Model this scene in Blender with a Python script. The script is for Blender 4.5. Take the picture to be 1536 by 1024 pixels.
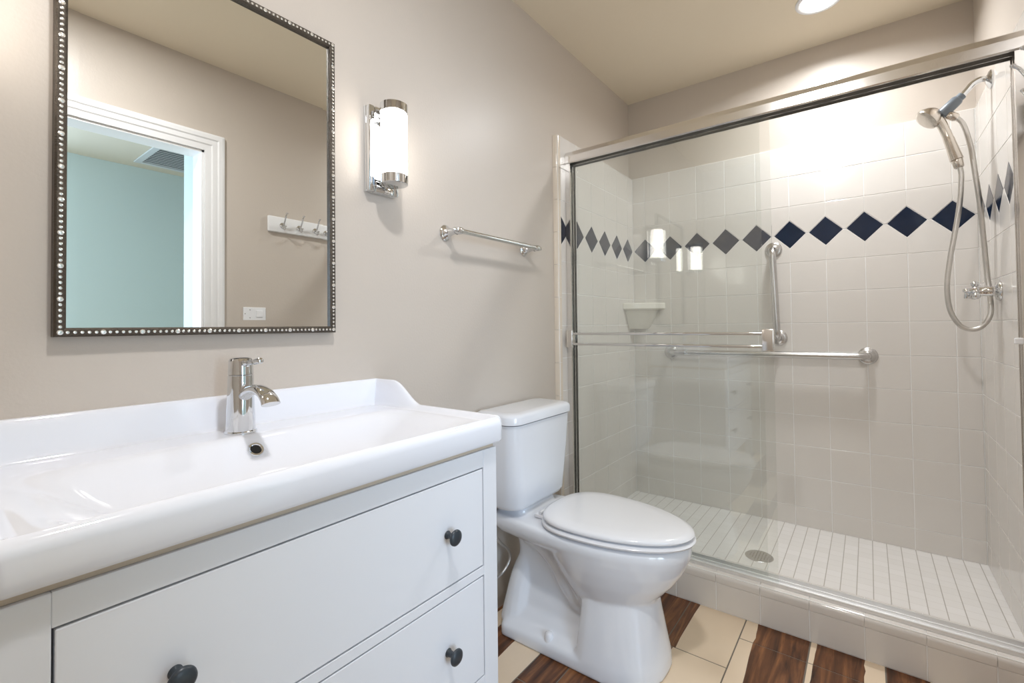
import bpy, bmesh, math, random
from mathutils import Vector, Matrix

random.seed(7)
S = bpy.context.scene
for _o in list(bpy.data.objects):
    bpy.data.objects.remove(_o)

# ------------------------------------------------------------------ camera
F_PX, PPX, PPY = 697.40, 768 + 13.29, 477.54
CAM = Vector((1.18666, 0.0, 1.105))
r_, u_, w_ = (Vector((0.801452, 0.597958, -0.010978)), Vector((0.019713, -0.008067, 0.999773)),
              Vector((-0.597734, 0.801487, 0.018253)))
cd = bpy.data.cameras.new('camera')
cam = bpy.data.objects.new('camera', cd)
S.collection.objects.link(cam)
cam.matrix_world = Matrix(((r_.x, u_.x, -w_.x, CAM.x), (r_.y, u_.y, -w_.y, CAM.y),
                           (r_.z, u_.z, -w_.z, CAM.z), (0, 0, 0, 1)))
cd.sensor_fit = 'HORIZONTAL'
cd.sensor_width = 36.0
cd.lens = 36.0 * F_PX / 1536
cd.shift_x = -(PPX - 768) / 1536
cd.shift_y = (PPY - 512) / 1536
cd.clip_start = 0.01
cd.clip_end = 50
S.camera = cam

# ------------------------------------------------------------------ world, exposure, room lights
W = bpy.data.worlds.new('world')
S.world = W
W.use_nodes = True
W.node_tree.nodes['Background'].inputs[0].default_value = (0.75, 0.87, 1.0, 1)
W.node_tree.nodes['Background'].inputs[1].default_value = 0.6
S.view_settings.view_transform = 'Standard'
S.view_settings.look = 'None'
S.view_settings.gamma = 1.0
S.view_settings.use_curve_mapping = False
S.view_settings.exposure = 0.10

CEIL = 2.497
XR = 1.575            # painted right wall
XT = 1.5698           # tile face on the right wall
L = 2.7348            # tile face on the back wall
XC = 0.0248           # tile face on the left wall
T = 0.1545            # tile module
B0 = 1.4188           # lower joint of the diamond band
ZP = 0.087            # shower floor
YC = 1.905            # outer face of the curb
ZTOP = B0 + 3.87 * T  # tile top
HX = 3.79             # far hall wall
MAIN_LIGHT = (0.95, 0.40)
SHOWER_LIGHT = (1.045, 2.362)


def area(name, loc, size, power, col, shape='DISK', rot=(0, 0, 0), size_y=None, spread=180):
    ld = bpy.data.lights.new(name, 'AREA')
    ld.shape = shape
    ld.size = size
    if size_y:
        ld.size_y = size_y
    ld.energy = power
    ld.color = col
    ld.spread = math.radians(spread)
    o = bpy.data.objects.new(name, ld)
    S.collection.objects.link(o)
    o.location = loc
    o.rotation_euler = rot
    return o


area('ceiling_lamp', (*MAIN_LIGHT, CEIL - 0.012), 0.13, 14.0, (0.98, 0.985, 1.0))
area('shower_lamp', (*SHOWER_LIGHT, CEIL - 0.012), 0.12, 10.0, (0.95, 0.975, 1.0), spread=158)
# added cool fill; its unseen window in the hall's near side wall is invented
area('added_hall_fill', (2.7, -0.98, 1.45), 1.45, 24.0, (0.82, 0.93, 1.0), 'RECTANGLE', (math.radians(90), 0, 0), 1.25)

# second added fill, at an invented unseen window in the far hall wall
area('added_far_hall_fill', (HX - 0.03, -0.25, 1.40), 1.15, 54.0, (0.58, 0.76, 1.0), 'RECTANGLE', (math.radians(90), 0, math.radians(90)), 1.45)


# ------------------------------------------------------------------ helpers
def link(o):
    S.collection.objects.link(o)
    return o


def obj(name, bm, mats, parent=None, smooth=None, kind=None):
    me = bpy.data.meshes.new(name)
    bmesh.ops.recalc_face_normals(bm, faces=bm.faces)
    bm.to_mesh(me)
    bm.free()
    if not isinstance(mats, (list, tuple)):
        mats = [mats]
    for m in mats:
        me.materials.append(m)
    if smooth is not None:
        me.polygons.foreach_set('use_smooth', [True] * len(me.polygons))
        if smooth < 180:
            try:
                me.set_sharp_from_angle(angle=math.radians(smooth))
            except Exception:
                pass
    o = link(bpy.data.objects.new(name, me))
    if parent is not None:
        o.parent = parent
        o.matrix_parent_inverse = Matrix.Translation(parent.location).inverted()
    if kind:
        o['kind'] = kind
    return o


def thing(name, label, cat, loc=(0, 0, 0), group=None):
    o = link(bpy.data.objects.new(name, None))
    o.empty_display_size = 0.05
    o.location = loc
    o['label'] = label
    o['category'] = cat
    if group:
        o['group'] = group
    return o


def tag(o, label, cat, group=None):
    o['label'] = label
    o['category'] = cat
    if group:
        o['group'] = group
    return o


def box(bm, a, b, bev=0.0, seg=2, mi=0):
    x0, y0, z0 = a
    x1, y1, z1 = b
    c = ((x0 + x1) / 2, (y0 + y1) / 2, (z0 + z1) / 2)
    r = bmesh.ops.create_cube(bm, size=1.0)
    vs = r['verts']
    for v in vs:
        v.co = Vector((c[0] + v.co.x * (x1 - x0), c[1] + v.co.y * (y1 - y0), c[2] + v.co.z * (z1 - z0)))
    fs = set(f for v in vs for f in v.link_faces)
    if bev > 0:
        es = list(set(e for f in fs for e in f.edges))
        rr = bmesh.ops.bevel(bm, geom=es, offset=bev, segments=seg, affect='EDGES', profile=0.5)
        fs = set(f for v in rr['verts'] for f in v.link_faces) | set(f for f in fs if f.is_valid)
    for f in fs:
        if f.is_valid:
            f.material_index = mi
    return bm


def BX(a, b, bev=0.0, seg=2):
    return box(bmesh.new(), a, b, bev, seg)


def loft(bm, rings, cap0=True, cap1=True, mi=0, closed=False):
    vr = [[bm.verts.new(p) for p in ring] for ring in rings]
    n = len(vr[0])
    pairs = list(zip(vr[:-1], vr[1:]))
    if closed:
        pairs.append((vr[-1], vr[0]))
    for A, Bv in pairs:
        for i in range(n):
            f = bm.faces.new((A[i], A[(i + 1) % n], Bv[(i + 1) % n], Bv[i]))
            f.material_index = mi
    if not closed:
        if cap0:
            bm.faces.new(list(reversed(vr[0]))).material_index = mi
        if cap1:
            bm.faces.new(vr[-1]).material_index = mi
    return bm


def frame_of(d):
    d = Vector(d).normalized()
    a = Vector((0, 0, 1)) if abs(d.z) < 0.95 else Vector((1, 0, 0))
    x = a.cross(d).normalized()
    return x, d.cross(x).normalized(), d


def lathe(bm, origin, axis, prof, n=32, mi=0):
    """prof: (distance along axis, radius)"""
    x, y, d = frame_of(axis)
    o = Vector(origin)
    rings = [[o + d * h + (x * math.cos(2 * math.pi * i / n) + y * math.sin(2 * math.pi * i / n)) * max(r, 1e-5)
              for i in range(n)] for h, r in prof]
    return loft(bm, rings, True, True, mi)


def catmull(pts, k=8):
    P = [Vector(p) for p in pts]
    P = [P[0] * 2 - P[1]] + P + [P[-1] * 2 - P[-2]]
    out = []
    for i in range(1, len(P) - 2):
        for j in range(k):
            t = j / k
            a, b, c, d = P[i - 1], P[i], P[i + 1], P[i + 2]
            out.append(0.5 * ((2 * b) + (c - a) * t + (2 * a - 5 * b + 4 * c - d) * t * t + (3 * b - a - 3 * c + d) * t ** 3))
    out.append(P[-2])
    return out


def tube(bm, pts, rad, n=16, mi=0, flat=None):
    """parallel-transport sweep; rad: float or list; flat: (sx, sy) section scale"""
    P = [Vector(p) for p in pts]
    m = len(P)
    R = rad if isinstance(rad, (list, tuple)) else [rad] * m
    tang = [(P[min(i + 1, m - 1)] - P[max(i - 1, 0)]).normalized() for i in range(m)]
    x, y, _ = frame_of(tang[0])
    rings = []
    for i in range(m):
        t = tang[i]
        x = (x - t * x.dot(t)).normalized()
        y = t.cross(x)
        sx, sy = flat[i] if flat else (1, 1)
        rings.append([P[i] + x * (math.cos(2 * math.pi * k / n) * R[i] * sx) + y * (math.sin(2 * math.pi * k / n) * R[i] * sy)
                      for k in range(n)])
    return loft(bm, rings, True, True, mi)


def rrect(cx, cy, hx, hy, r, z, k=6):
    """rounded rectangle ring in a horizontal plane"""
    r = min(r, hx - 1e-4, hy - 1e-4)
    out = []
    for (sx, sy, a0) in ((1, 1, 0), (-1, 1, 90), (-1, -1, 180), (1, -1, 270)):
        for i in range(k + 1):
            a = math.radians(a0 + 90 * i / k)
            out.append(Vector((cx + sx * (hx - r) + r * math.cos(a), cy + sy * (hy - r) + r * math.sin(a), z)))
    return out


def prism(bm, poly, axis, a, b, mi=0):
    """extrude a 2D polygon along one axis ('x': poly=(y,z), 'y': (x,z), 'z': (x,y))"""
    def P(q, t):
        return {'x': (t, q[0], q[1]), 'y': (q[0], t, q[1]), 'z': (q[0], q[1], t)}[axis]
    return loft(bm, [[Vector(P(q, a)) for q in poly], [Vector(P(q, b)) for q in poly]], True, True, mi)


def sstep(a, b, x):
    t = max(0.0, min(1.0, (x - a) / (b - a)))
    return t * t * (3 - 2 * t)


# ------------------------------------------------------------------ materials
def mat(name, col, rough=0.5, metal=0.0, spec=0.5, bump=None, coat=0.0, var=None):
    m = bpy.data.materials.new(name)
    m.use_nodes = True
    nt = m.node_tree
    b = nt.nodes['Principled BSDF']
    b.inputs['Base Color'].default_value = (*col, 1)
    b.inputs['Roughness'].default_value = rough
    b.inputs['Metallic'].default_value = metal
    b.inputs['Specular IOR Level'].default_value = spec
    b.inputs['Coat Weight'].default_value = coat
    b.inputs['Coat Roughness'].default_value = 0.05
    tc = nt.nodes.new('ShaderNodeTexCoord')
    if var:      # (scale, amount): gentle procedural colour variation of the surface itself
        n = nt.nodes.new('ShaderNodeTexNoise')
        n.inputs['Scale'].default_value = var[0]
        n.inputs['Detail'].default_value = 4
        nt.links.new(tc.outputs['Object'], n.inputs['Vector'])
        mx = nt.nodes.new('ShaderNodeMix')
        mx.data_type = 'RGBA'
        mx.inputs[6].default_value = (*[c * (1 - var[1]) for c in col], 1)
        mx.inputs[7].default_value = (*[min(1, c * (1 + var[1])) for c in col], 1)
        nt.links.new(n.outputs['Fac'], mx.inputs[0])
        nt.links.new(mx.outputs[2], b.inputs['Base Color'])
    if bump:     # (scale, strength)
        n = nt.nodes.new('ShaderNodeTexNoise')
        n.inputs['Scale'].default_value = bump[0]
        n.inputs['Detail'].default_value = 3
        nt.links.new(tc.outputs['Object'], n.inputs['Vector'])
        bp = nt.nodes.new('ShaderNodeBump')
        bp.inputs['Strength'].default_value = bump[1]
        bp.inputs['Distance'].default_value = 0.004
        nt.links.new(n.outputs['Fac'], bp.inputs['Height'])
        nt.links.new(bp.outputs['Normal'], b.inputs['Normal'])
    return m


def srgb(r, g, b):
    return tuple((c / 255 / 12.92) if c / 255 <= 0.04045 else ((c / 255 + 0.055) / 1.055) ** 2.4 for c in (r, g, b))


def emit(name, col, strength, base=(0.9, 0.9, 0.9)):
    m = bpy.data.materials.new(name)
    m.use_nodes = True
    b = m.node_tree.nodes['Principled BSDF']
    b.inputs['Base Color'].default_value = (*base, 1)
    b.inputs['Emission Color'].default_value = (*col, 1)
    b.inputs['Emission Strength'].default_value = strength
    b.inputs['Roughness'].default_value = 0.25
    return m


M = {}
M['wall'] = mat('greige_wall_paint', srgb(205, 195, 184), 0.36, spec=0.45, bump=(140, 0.10), var=(3, 0.015))
M['ceiling'] = mat('cream_ceiling_paint', srgb(234, 222, 200), 0.7, spec=0.3, bump=(90, 0.08), var=(2, 0.012))
M['hall'] = mat('hall_wall_paint', srgb(200, 216, 215), 0.6, bump=(120, 0.05), var=(2, 0.01))
M['hallceil'] = mat('hall_ceiling_paint', srgb(206, 198, 180), 0.7, var=(2, 0.01))
M['tile'] = mat('almond_glazed_tile', srgb(226, 221, 215), 0.09, spec=0.5, bump=(9, 0.035), var=(5, 0.012))
M['grout'] = mat('white_grout', srgb(246, 245, 243), 0.8, bump=(300, 0.1), var=(20, 0.02))
M['navy'] = mat('navy_glazed_tile', srgb(9, 29, 54), 0.08, spec=0.5, bump=(14, 0.05), var=(14, 0.22))
M['bullnose'] = mat('almond_bullnose_tile', srgb(226, 214, 198), 0.12, bump=(12, 0.05), var=(8, 0.02))
M['porcelain'] = mat('white_vitreous_china', srgb(235, 238, 244), 0.06, spec=0.55, coat=0.3, var=(3, 0.006))
M['seat'] = mat('white_seat_plastic', srgb(238, 239, 243), 0.14, spec=0.5, var=(3, 0.006))
M['sink'] = mat('white_glazed_ceramic', srgb(240, 242, 249), 0.07, spec=0.5, coat=0.3, var=(3, 0.006))
M['cab'] = mat('white_lacquered_wood', srgb(234, 236, 241), 0.33, spec=0.4, bump=(60, 0.02), var=(4, 0.008))
M['cabin'] = mat('cabinet_dark_gap', srgb(120, 112, 102), 0.8, var=(4, 0.02))
M['recess_beige'] = mat('beige_strip', srgb(206, 190, 170), 0.5, var=(6, 0.02))
M['knob'] = mat('charcoal_painted_metal', srgb(50, 57, 64), 0.35, spec=0.5, bump=(80, 0.03), var=(20, 0.05))
M['chrome'] = mat('polished_chrome', (0.71, 0.72, 0.73), 0.05, metal=1.0, var=(5, 0.01))
M['steel'] = mat('brushed_stainless', (0.62, 0.61, 0.60), 0.27, metal=1.0, bump=(220, 0.05), var=(40, 0.04))
M['alu'] = mat('bright_anodised_aluminium', (0.80, 0.78, 0.76), 0.17, metal=1.0, bump=(200, 0.02), var=(10, 0.02))
M['track'] = mat('matt_aluminium', (0.86, 0.86, 0.86), 0.42, metal=0.8, bump=(200, 0.02), var=(10, 0.02))
M['nickel'] = mat('satin_nickel', (0.66, 0.61, 0.55), 0.24, metal=1.0, bump=(200, 0.02), var=(10, 0.03))
M['greygrip'] = mat('grey_plastic', srgb(108, 116, 124), 0.35, var=(20, 0.03))
M['hose'] = mat('metallic_hose', (0.62, 0.60, 0.57), 0.3, metal=1.0, bump=(400, 0.3), var=(60, 0.08))
M['rubber'] = mat('dark_rubber', srgb(40, 44, 44), 0.6, var=(20, 0.05))
M['track_shadow'] = mat('grey_track_shadow', srgb(104, 100, 95), 0.5, var=(20, 0.05))  # shade inside the header channel, put into the colour
M['shelf'] = mat('ivory_glazed_ceramic', srgb(238, 234, 224), 0.1, var=(8, 0.01))
M['bronze'] = mat('dark_bronze_frame', (0.085, 0.07, 0.055), 0.38, metal=0.7, bump=(350, 0.5), var=(60, 0.35))
M['gem'] = mat('clear_rhinestone', (0.93, 0.92, 0.88), 0.12, metal=0.75, spec=1.0, var=(300, 0.1))
M['mirror'] = mat('silvered_mirror', (0.905, 0.92, 0.91), 0.0, metal=1.0)
M['trim'] = mat('white_trim_paint', srgb(240, 240, 240), 0.3, bump=(40, 0.02), var=(3, 0.006))
M['plate'] = mat('white_plastic', srgb(242, 243, 245), 0.3, var=(3, 0.006))
M['vent'] = mat('grey_vent_metal', srgb(196, 200, 200), 0.5, var=(6, 0.02))
M['ventdark'] = mat('dark_duct', srgb(60, 70, 74), 0.8, var=(6, 0.05))
M['black'] = mat('black_hole', (0.006, 0.006, 0.006), 0.6, var=(6, 0.05))
M['lamp_glass'] = emit('lit_opal_glass', (1.0, 0.94, 0.865), 6.5)
M['lens'] = emit('lit_lamp_lens', (1.0, 0.98, 0.95), 12.0)


def glass_mat():
    """thin clear glass: straight-through transmission with Schlick reflection on each face"""
    m = bpy.data.materials.new('clear_door_glass')
    m.use_nodes = True
    nt = m.node_tree
    nt.nodes.remove(nt.nodes['Principled BSDF'])
    out = nt.nodes['Material Output']
    geo = nt.nodes.new('ShaderNodeNewGeometry')
    dot = nt.nodes.new('ShaderNodeVectorMath'); dot.operation = 'DOT_PRODUCT'
    nt.links.new(geo.outputs['Incoming'], dot.inputs[0])
    nt.links.new(geo.outputs['Normal'], dot.inputs[1])
    ab = nt.nodes.new('ShaderNodeMath'); ab.operation = 'ABSOLUTE'
    nt.links.new(dot.outputs['Value'], ab.inputs[0])
    om = nt.nodes.new('ShaderNodeMath'); om.operation = 'SUBTRACT'; om.inputs[0].default_value = 1.0
    nt.links.new(ab.outputs[0], om.inputs[1])
    pw = nt.nodes.new('ShaderNodeMath'); pw.operation = 'POWER'; pw.inputs[1].default_value = 5.0
    nt.links.new(om.outputs[0], pw.inputs[0])
    ma = nt.nodes.new('ShaderNodeMath'); ma.operation = 'MULTIPLY_ADD'
    ma.inputs[1].default_value = 0.957; ma.inputs[2].default_value = 0.043
    nt.links.new(pw.outputs[0], ma.inputs[0])
    tr = nt.nodes.new('ShaderNodeBsdfTransparent')
    tr.inputs[0].default_value = (0.975, 0.985, 0.98, 1)
    gl = nt.nodes.new('ShaderNodeBsdfGlossy')
    gl.inputs['Roughness'].default_value = 0.0
    gl.inputs[0].default_value = (1, 1, 1, 1)
    mx = nt.nodes.new('ShaderNodeMixShader')
    nt.links.new(ma.outputs[0], mx.inputs[0])
    nt.links.new(tr.outputs[0], mx.inputs[1])
    nt.links.new(gl.outputs[0], mx.inputs[2])
    # faint water film and soap haze on the panes
    df = nt.nodes.new('ShaderNodeBsdfDiffuse')
    df.inputs[0].default_value = (0.8, 0.81, 0.79, 1)
    tc = nt.nodes.new('ShaderNodeTexCoord')
    nz = nt.nodes.new('ShaderNodeTexNoise'); nz.inputs['Scale'].default_value = 2.5
    nt.links.new(tc.outputs['Object'], nz.inputs['Vector'])
    hz = nt.nodes.new('ShaderNodeMapRange')
    hz.inputs[3].default_value = 0.006; hz.inputs[4].default_value = 0.02
    nt.links.new(nz.outputs['Fac'], hz.inputs[0])
    m2 = nt.nodes.new('ShaderNodeMixShader')
    nt.links.new(hz.outputs[0], m2.inputs[0])
    nt.links.new(mx.outputs[0], m2.inputs[1])
    nt.links.new(df.outputs[0], m2.inputs[2])
    nt.links.new(m2.outputs[0], out.inputs[0])
    return m


M['glass'] = glass_mat()


def mosaic_mat():
    m = bpy.data.materials.new('white_mosaic_floor_tile')
    m.use_nodes = True
    nt = m.node_tree
    b = nt.nodes['Principled BSDF']
    tc = nt.nodes.new('ShaderNodeTexCoord')
    mp = nt.nodes.new('ShaderNodeMapping')
    mp.inputs['Rotation'].default_value = (0, 0, math.radians(90))
    nt.links.new(tc.outputs['Object'], mp.inputs['Vector'])
    def brick(w, h, mortar, size):
        br = nt.nodes.new('ShaderNodeTexBrick')
        br.offset = 0.0
        br.inputs['Scale'].default_value = 1.0
        br.inputs['Brick Width'].default_value = w
        br.inputs['Row Height'].default_value = h
        br.inputs['Mortar Size'].default_value = size
        br.inputs['Mortar Smooth'].default_value = 0.2
        br.inputs['Color1'].default_value = (*srgb(241, 238, 235), 1)
        br.inputs['Color2'].default_value = (*srgb(236, 233, 229), 1)
        br.inputs['Mortar'].default_value = (*mortar, 1)
        nt.links.new(mp.outputs[0], br.inputs['Vector'])
        return br
    cross = brick(0.0515, 0.0515, srgb(224, 220, 215), 0.0012)
    br = brick(40.0, 0.0515, srgb(186, 179, 171), 0.0016)
    nt.links.new(cross.outputs['Color'], br.inputs['Color1'])
    nt.links.new(cross.outputs['Color'], br.inputs['Color2'])
    nt.links.new(br.outputs['Color'], b.inputs['Base Color'])
    b.inputs['Roughness'].default_value = 0.35
    bp = nt.nodes.new('ShaderNodeBump')
    bp.inputs['Strength'].default_value = 0.4
    bp.inputs['Distance'].default_value = 0.001
    bp.invert = True
    nt.links.new(br.outputs['Fac'], bp.inputs['Height'])
    nt.links.new(bp.outputs[0], b.inputs['Normal'])
    return m


M['mosaic'] = mosaic_mat()


def wood_mat(name, c0, c1, c2, rough=0.35):
    m = bpy.data.materials.new(name)
    m.use_nodes = True
    nt = m.node_tree
    b = nt.nodes['Principled BSDF']
    tc = nt.nodes.new('ShaderNodeTexCoord')
    mp = nt.nodes.new('ShaderNodeMapping')
    mp.inputs['Scale'].default_value = (38, 3.2, 1)
    nt.links.new(tc.outputs['Object'], mp.inputs['Vector'])
    n = nt.nodes.new('ShaderNodeTexNoise')
    n.inputs['Scale'].default_value = 1.0
    n.inputs['Detail'].default_value = 6
    n.inputs['Roughness'].default_value = 0.65
    n.inputs['Distortion'].default_value = 0.6
    nt.links.new(mp.outputs[0], n.inputs['Vector'])
    cr = nt.nodes.new('ShaderNodeValToRGB')
    e = cr.color_ramp.elements
    e[0].position, e[0].color = 0.3, (*c0, 1)
    e[1].position, e[1].color = 0.72, (*c2, 1)
    k = e.new(0.5); k.color = (*c1, 1)
    nt.links.new(n.outputs['Fac'], cr.inputs[0])
    nt.links.new(cr.outputs[0], b.inputs['Base Color'])
    b.inputs['Roughness'].default_value = rough
    bp = nt.nodes.new('ShaderNodeBump')
    bp.inputs['Strength'].default_value = 0.15
    bp.inputs['Distance'].default_value = 0.002
    nt.links.new(n.outputs['Fac'], bp.inputs['Height'])
    nt.links.new(bp.outputs[0], b.inputs['Normal'])
    return m


M['darkwood'] = wood_mat('dark_wood_floor_tile', srgb(42, 24, 14), srgb(104, 64, 38), srgb(160, 108, 66))
M['cream'] = mat('cream_stone_floor_tile', srgb(236, 215, 188), 0.4, bump=(60, 0.08), var=(7, 0.05))
M['floorgrout'] = mat('grey_floor_grout', srgb(128, 120, 110), 0.9, bump=(200, 0.2), var=(30, 0.05))

# ------------------------------------------------------------------ the room shell
bm = bmesh.new()
box(bm, (-0.12, -0.62, -0.02), (0.0, 2.865, CEIL + 0.02))
obj('wall_left', bm, M['wall'], kind='structure')
bm = bmesh.new()
box(bm, (0.0, L + 0.010, -0.02), (XR, L + 0.13, CEIL + 0.02))
wall_back = obj('wall_back', bm, M['wall'], kind='structure')
DY0, DY1, DZ = 0.16, 0.94, 2.035     # doorway in the wall facing the mirror
XJ = 1.69                            # hall side of the door reveal
bm = bmesh.new()
box(bm, (XR, DY1, -0.02), (XJ, L + 0.13, CEIL + 0.02))
box(bm, (XR, -0.62, -0.02), (XJ, DY0, CEIL + 0.02))
box(bm, (XR, DY0, DZ), (XJ, DY1, CEIL + 0.02))
wall_right = obj('wall_right', bm, M['wall'], kind='structure')
obj('wall_front', BX((0.0, -0.62, -0.02), (XR, -0.50, CEIL + 0.02)), M['wall'], kind='structure')
obj('ceiling', BX((-0.12, -0.62, CEIL), (XR + 0.1, L + 0.13, CEIL + 0.1)), M['ceiling'], kind='structure')

# hall beyond the doorway (seen in the mirror)
bm = bmesh.new()
box(bm, (HX, -1.05, 0), (HX + 0.1, -0.85, CEIL))
box(bm, (HX, 0.35, 0), (HX + 0.1, 2.6, CEIL))
box(bm, (HX, -0.85, 0), (HX + 0.1, 0.35, 0.65))
box(bm, (HX, -0.85, 2.15), (HX + 0.1, 0.35, CEIL))
obj('wall_hall_far', bm, M['hall'], kind='structure')
bm = bmesh.new()
for a, b in (((HX + 0.02, -0.85, 0.65), (HX + 0.08, -0.80, 2.15)), ((HX + 0.02, 0.30, 0.65), (HX + 0.08, 0.35, 2.15)),
             ((HX + 0.02, -0.85, 0.65), (HX + 0.08, 0.35, 0.70)), ((HX + 0.02, -0.85, 2.10), (HX + 0.08, 0.35, 2.15)), ((HX + 0.03, -0.27, 0.65), (HX + 0.07, -0.23, 2.15))):
    box(bm, a, b, 0.004)
obj('added_window_2', bm, M['trim'], kind='structure')  # unseen window frame, added around the far hall fill lamp
obj('wall_hall_side', BX((XJ, 0.985, 0), (2.0, 1.10, CEIL)), M['hall'], kind='structure')
obj('wall_hall_end', BX((XJ, 2.5, 0), (HX, 2.6, CEIL)), M['hall'], kind='structure')
obj('ceiling_hall', BX((XR + 0.1, -1.15, CEIL), (HX + 0.1, 2.6, CEIL + 0.1)), M['hallceil'], kind='structure')
obj('floor_hall', BX((XR, -1.15, -0.05), (HX + 0.1, 2.6, -0.001)), M['cream'], kind='structure')
bm = bmesh.new()
WX0, WX1, WZ0, WZ1 = 1.95, 3.45, 0.8, 2.1
box(bm, (XJ, -1.15, 0), (WX0, -1.05, CEIL))
box(bm, (WX1, -1.15, 0), (HX + 0.1, -1.05, CEIL))
box(bm, (WX0, -1.15, 0), (WX1, -1.05, WZ0))
box(bm, (WX0, -1.15, WZ1), (WX1, -1.05, CEIL))
obj('wall_hall_near', bm, M['hall'], kind='structure')
bm = bmesh.new()
for a, b in (((WX0, -1.13, WZ0), (WX0 + 0.05, -1.07, WZ1)), ((WX1 - 0.05, -1.13, WZ0), (WX1, -1.07, WZ1)),
             ((WX0, -1.13, WZ0), (WX1, -1.07, WZ0 + 0.05)), ((WX0, -1.13, WZ1 - 0.05), (WX1, -1.07, WZ1)),
             ((2.68, -1.125, WZ0), (2.72, -1.075, WZ1))):
    box(bm, a, b, 0.004)
obj('added_window_1', bm, M['trim'], kind='structure')  # unseen window frame, added to go with the near hall fill lamp

# door casing with a stepped profile, and the reveal lining
bm = bmesh.new()
prof = [(0.0, 0.0), (0.09, 0.0), (0.09, 0.016), (0.078, 0.022), (0.062, 0.022), (0.056, 0.017), (0.034, 0.017), (0.028, 0.012), (0.0, 0.010)]


def casing_leg(y, sgn, z0, z1):
    poly0 = [Vector((XR - d, y + sgn * a, z0)) for a, d in prof]
    poly1 = [Vector((XR - d, y + sgn * a, z1 + a)) for a, d in prof]
    loft(bm, [poly0, poly1])


casing_leg(DY1, 1, 0, DZ)
casing_leg(DY0, -1, 0, DZ)
loft(bm, [[Vector((XR - d, DY0 - a, DZ + a)) for a, d in prof], [Vector((XR - d, DY1 + a, DZ + a)) for a, d in prof]])
box(bm, (XR, DY1 - 0.012, 0), (XJ, DY1, DZ), 0.001)
box(bm, (XR, DY0, 0), (XJ, DY0 + 0.012, DZ), 0.001)
box(bm, (XR, DY0, DZ - 0.012), (XJ, DY1, DZ), 0.001)
obj('trim_1', bm, M['trim'], kind='structure')

# ---- floor: planks of wood-look tile, dark and cream inlays, in columns running away from the vanity
bm = bmesh.new()
box(bm, (-0.02, -0.62, -0.06), (XR, 2.0, -0.0012), mi=0)
g = 0.0022
cols = [(-0.02, 0.072), (0.072, 0.277), (0.277, 0.390), (0.390, 0.597), (0.597, 0.801), (0.801, 1.006), (1.006, 1.211), (1.211, 1.416), (1.416, XR)]
joints = {0: [1.29, 0.9], 1: [1.46, 1.176 - .3], 2: [1.176, 0.6], 3: [1.605, 1.0, 0.4], 4: [1.605, 1.3, 0.7, 0.1], 5: [1.785, 1.2, 0.6],
          6: [1.785, 1.25, 0.65], 7: [1.60, 1.0, 0.4], 8: [1.7, 1.1, 0.5]}


def face(poly, mi):
    vs = [bm.verts.new((x, y, 0.0)) for x, y in poly]
    lo = [bm.verts.new((x, y, -0.003)) for x, y in poly]
    bm.faces.new(vs).material_index = mi
    n = len(vs)
    for i in range(n):
        bm.faces.new((vs[i], lo[i], lo[(i + 1) % n], vs[(i + 1) % n])).material_index = mi


def wavy(xa, ya, xb, yb, n=7, amp=0.004):
    out = []
    for i in range(n + 1):
        t = i / n
        j = 0 if i in (0, n) else random.uniform(-amp, amp)
        out.append((xa + (xb - xa) * t + j, ya + (yb - ya) * t))
    return out


def plank(c, y0, y1, splits):
    """splits: list of (x at y0, x at y1) inner colour borders, then colours"""
    x0, x1 = cols[c][0] + g, cols[c][1] - g
    bs, colours = splits
    edges = [[(x0, y0 + g), (x0, y1 - g)]] + [wavy(a, y0 + g, b, y1 - g) for a, b in bs] + [[(x1, y0 + g), (x1, y1 - g)]]
    for k in range(len(edges) - 1):
        A, B = edges[k], edges[k + 1]
        face(A + list(reversed(B)), 1 if colours[k] == 'd' else 2)


special = {
    (4, 1.605): ([(0.636, 0.634)], 'dc'), (4, 1.3): ([(0.601, 0.628)], 'dc'),
    (5, 1.785): ([(0.845, 0.843)], 'cd'), (5, 1.2): ([(0.868, 0.845)], 'cd'),
    (6, 1.785): ([(1.022, 1.024), (1.156, 1.160)], 'cdc'), (6, 1.25): ([(1.010, 1.022), (1.150, 1.156)], 'cdc'),
    (3, 1.605): ([(0.5, 0.52)], 'dd'), (3, 1.0): ([(0.45, 0.5)], 'dd'),
    (2, 1.176): ([(0.33, 0.34)], 'dd'), (2, 0.6): ([(0.33, 0.34)], 'dd'),
    (1, 0.876): ([(0.085, 0.215)], 'cd'), (1, 1.46): ([(0.13, 0.15)], 'cd'),
}
for c, js in joints.items():
    ys = [2.0] + js + [-0.62]
    for k in range(len(ys) - 1):
        y1, y0 = ys[k], ys[k + 1]
        key = (c, y0)
        if key in special:
            plank(c, y0, y1, special[key])
        else:
            x0, x1 = cols[c]
            w = x1 - x0
            a = x0 + w * random.uniform(0.2, 0.8)
            plank(c, y0, y1, ([(a, a + w * random.uniform(-.1, .1))], random.choice(['dc', 'cd'])))
obj('floor', bm, [M['floorgrout'], M['darkwood'], M['cream']], kind='structure')


# ---- tile cladding
def inset_poly(P, d):
    n = len(P)
    area2 = sum(P[i][0] * P[(i + 1) % n][1] - P[(i + 1) % n][0] * P[i][1] for i in range(n))
    sg = 1 if area2 > 0 else -1
    out = []
    for i in range(n):
        p0, p1, p2 = Vector(P[i - 1]), Vector(P[i]), Vector(P[(i + 1) % n])
        e1, e2 = (p1 - p0).normalized(), (p2 - p1).normalized()
        n1, n2 = Vector((-e1.y, e1.x)) * sg, Vector((-e2.y, e2.x)) * sg
        b = n1 + n2
        den = b.dot(n1)
        k = d / den if abs(den) > 0.25 else d * 2
        out.append(tuple(p1 + b * k))
    return out


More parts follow.
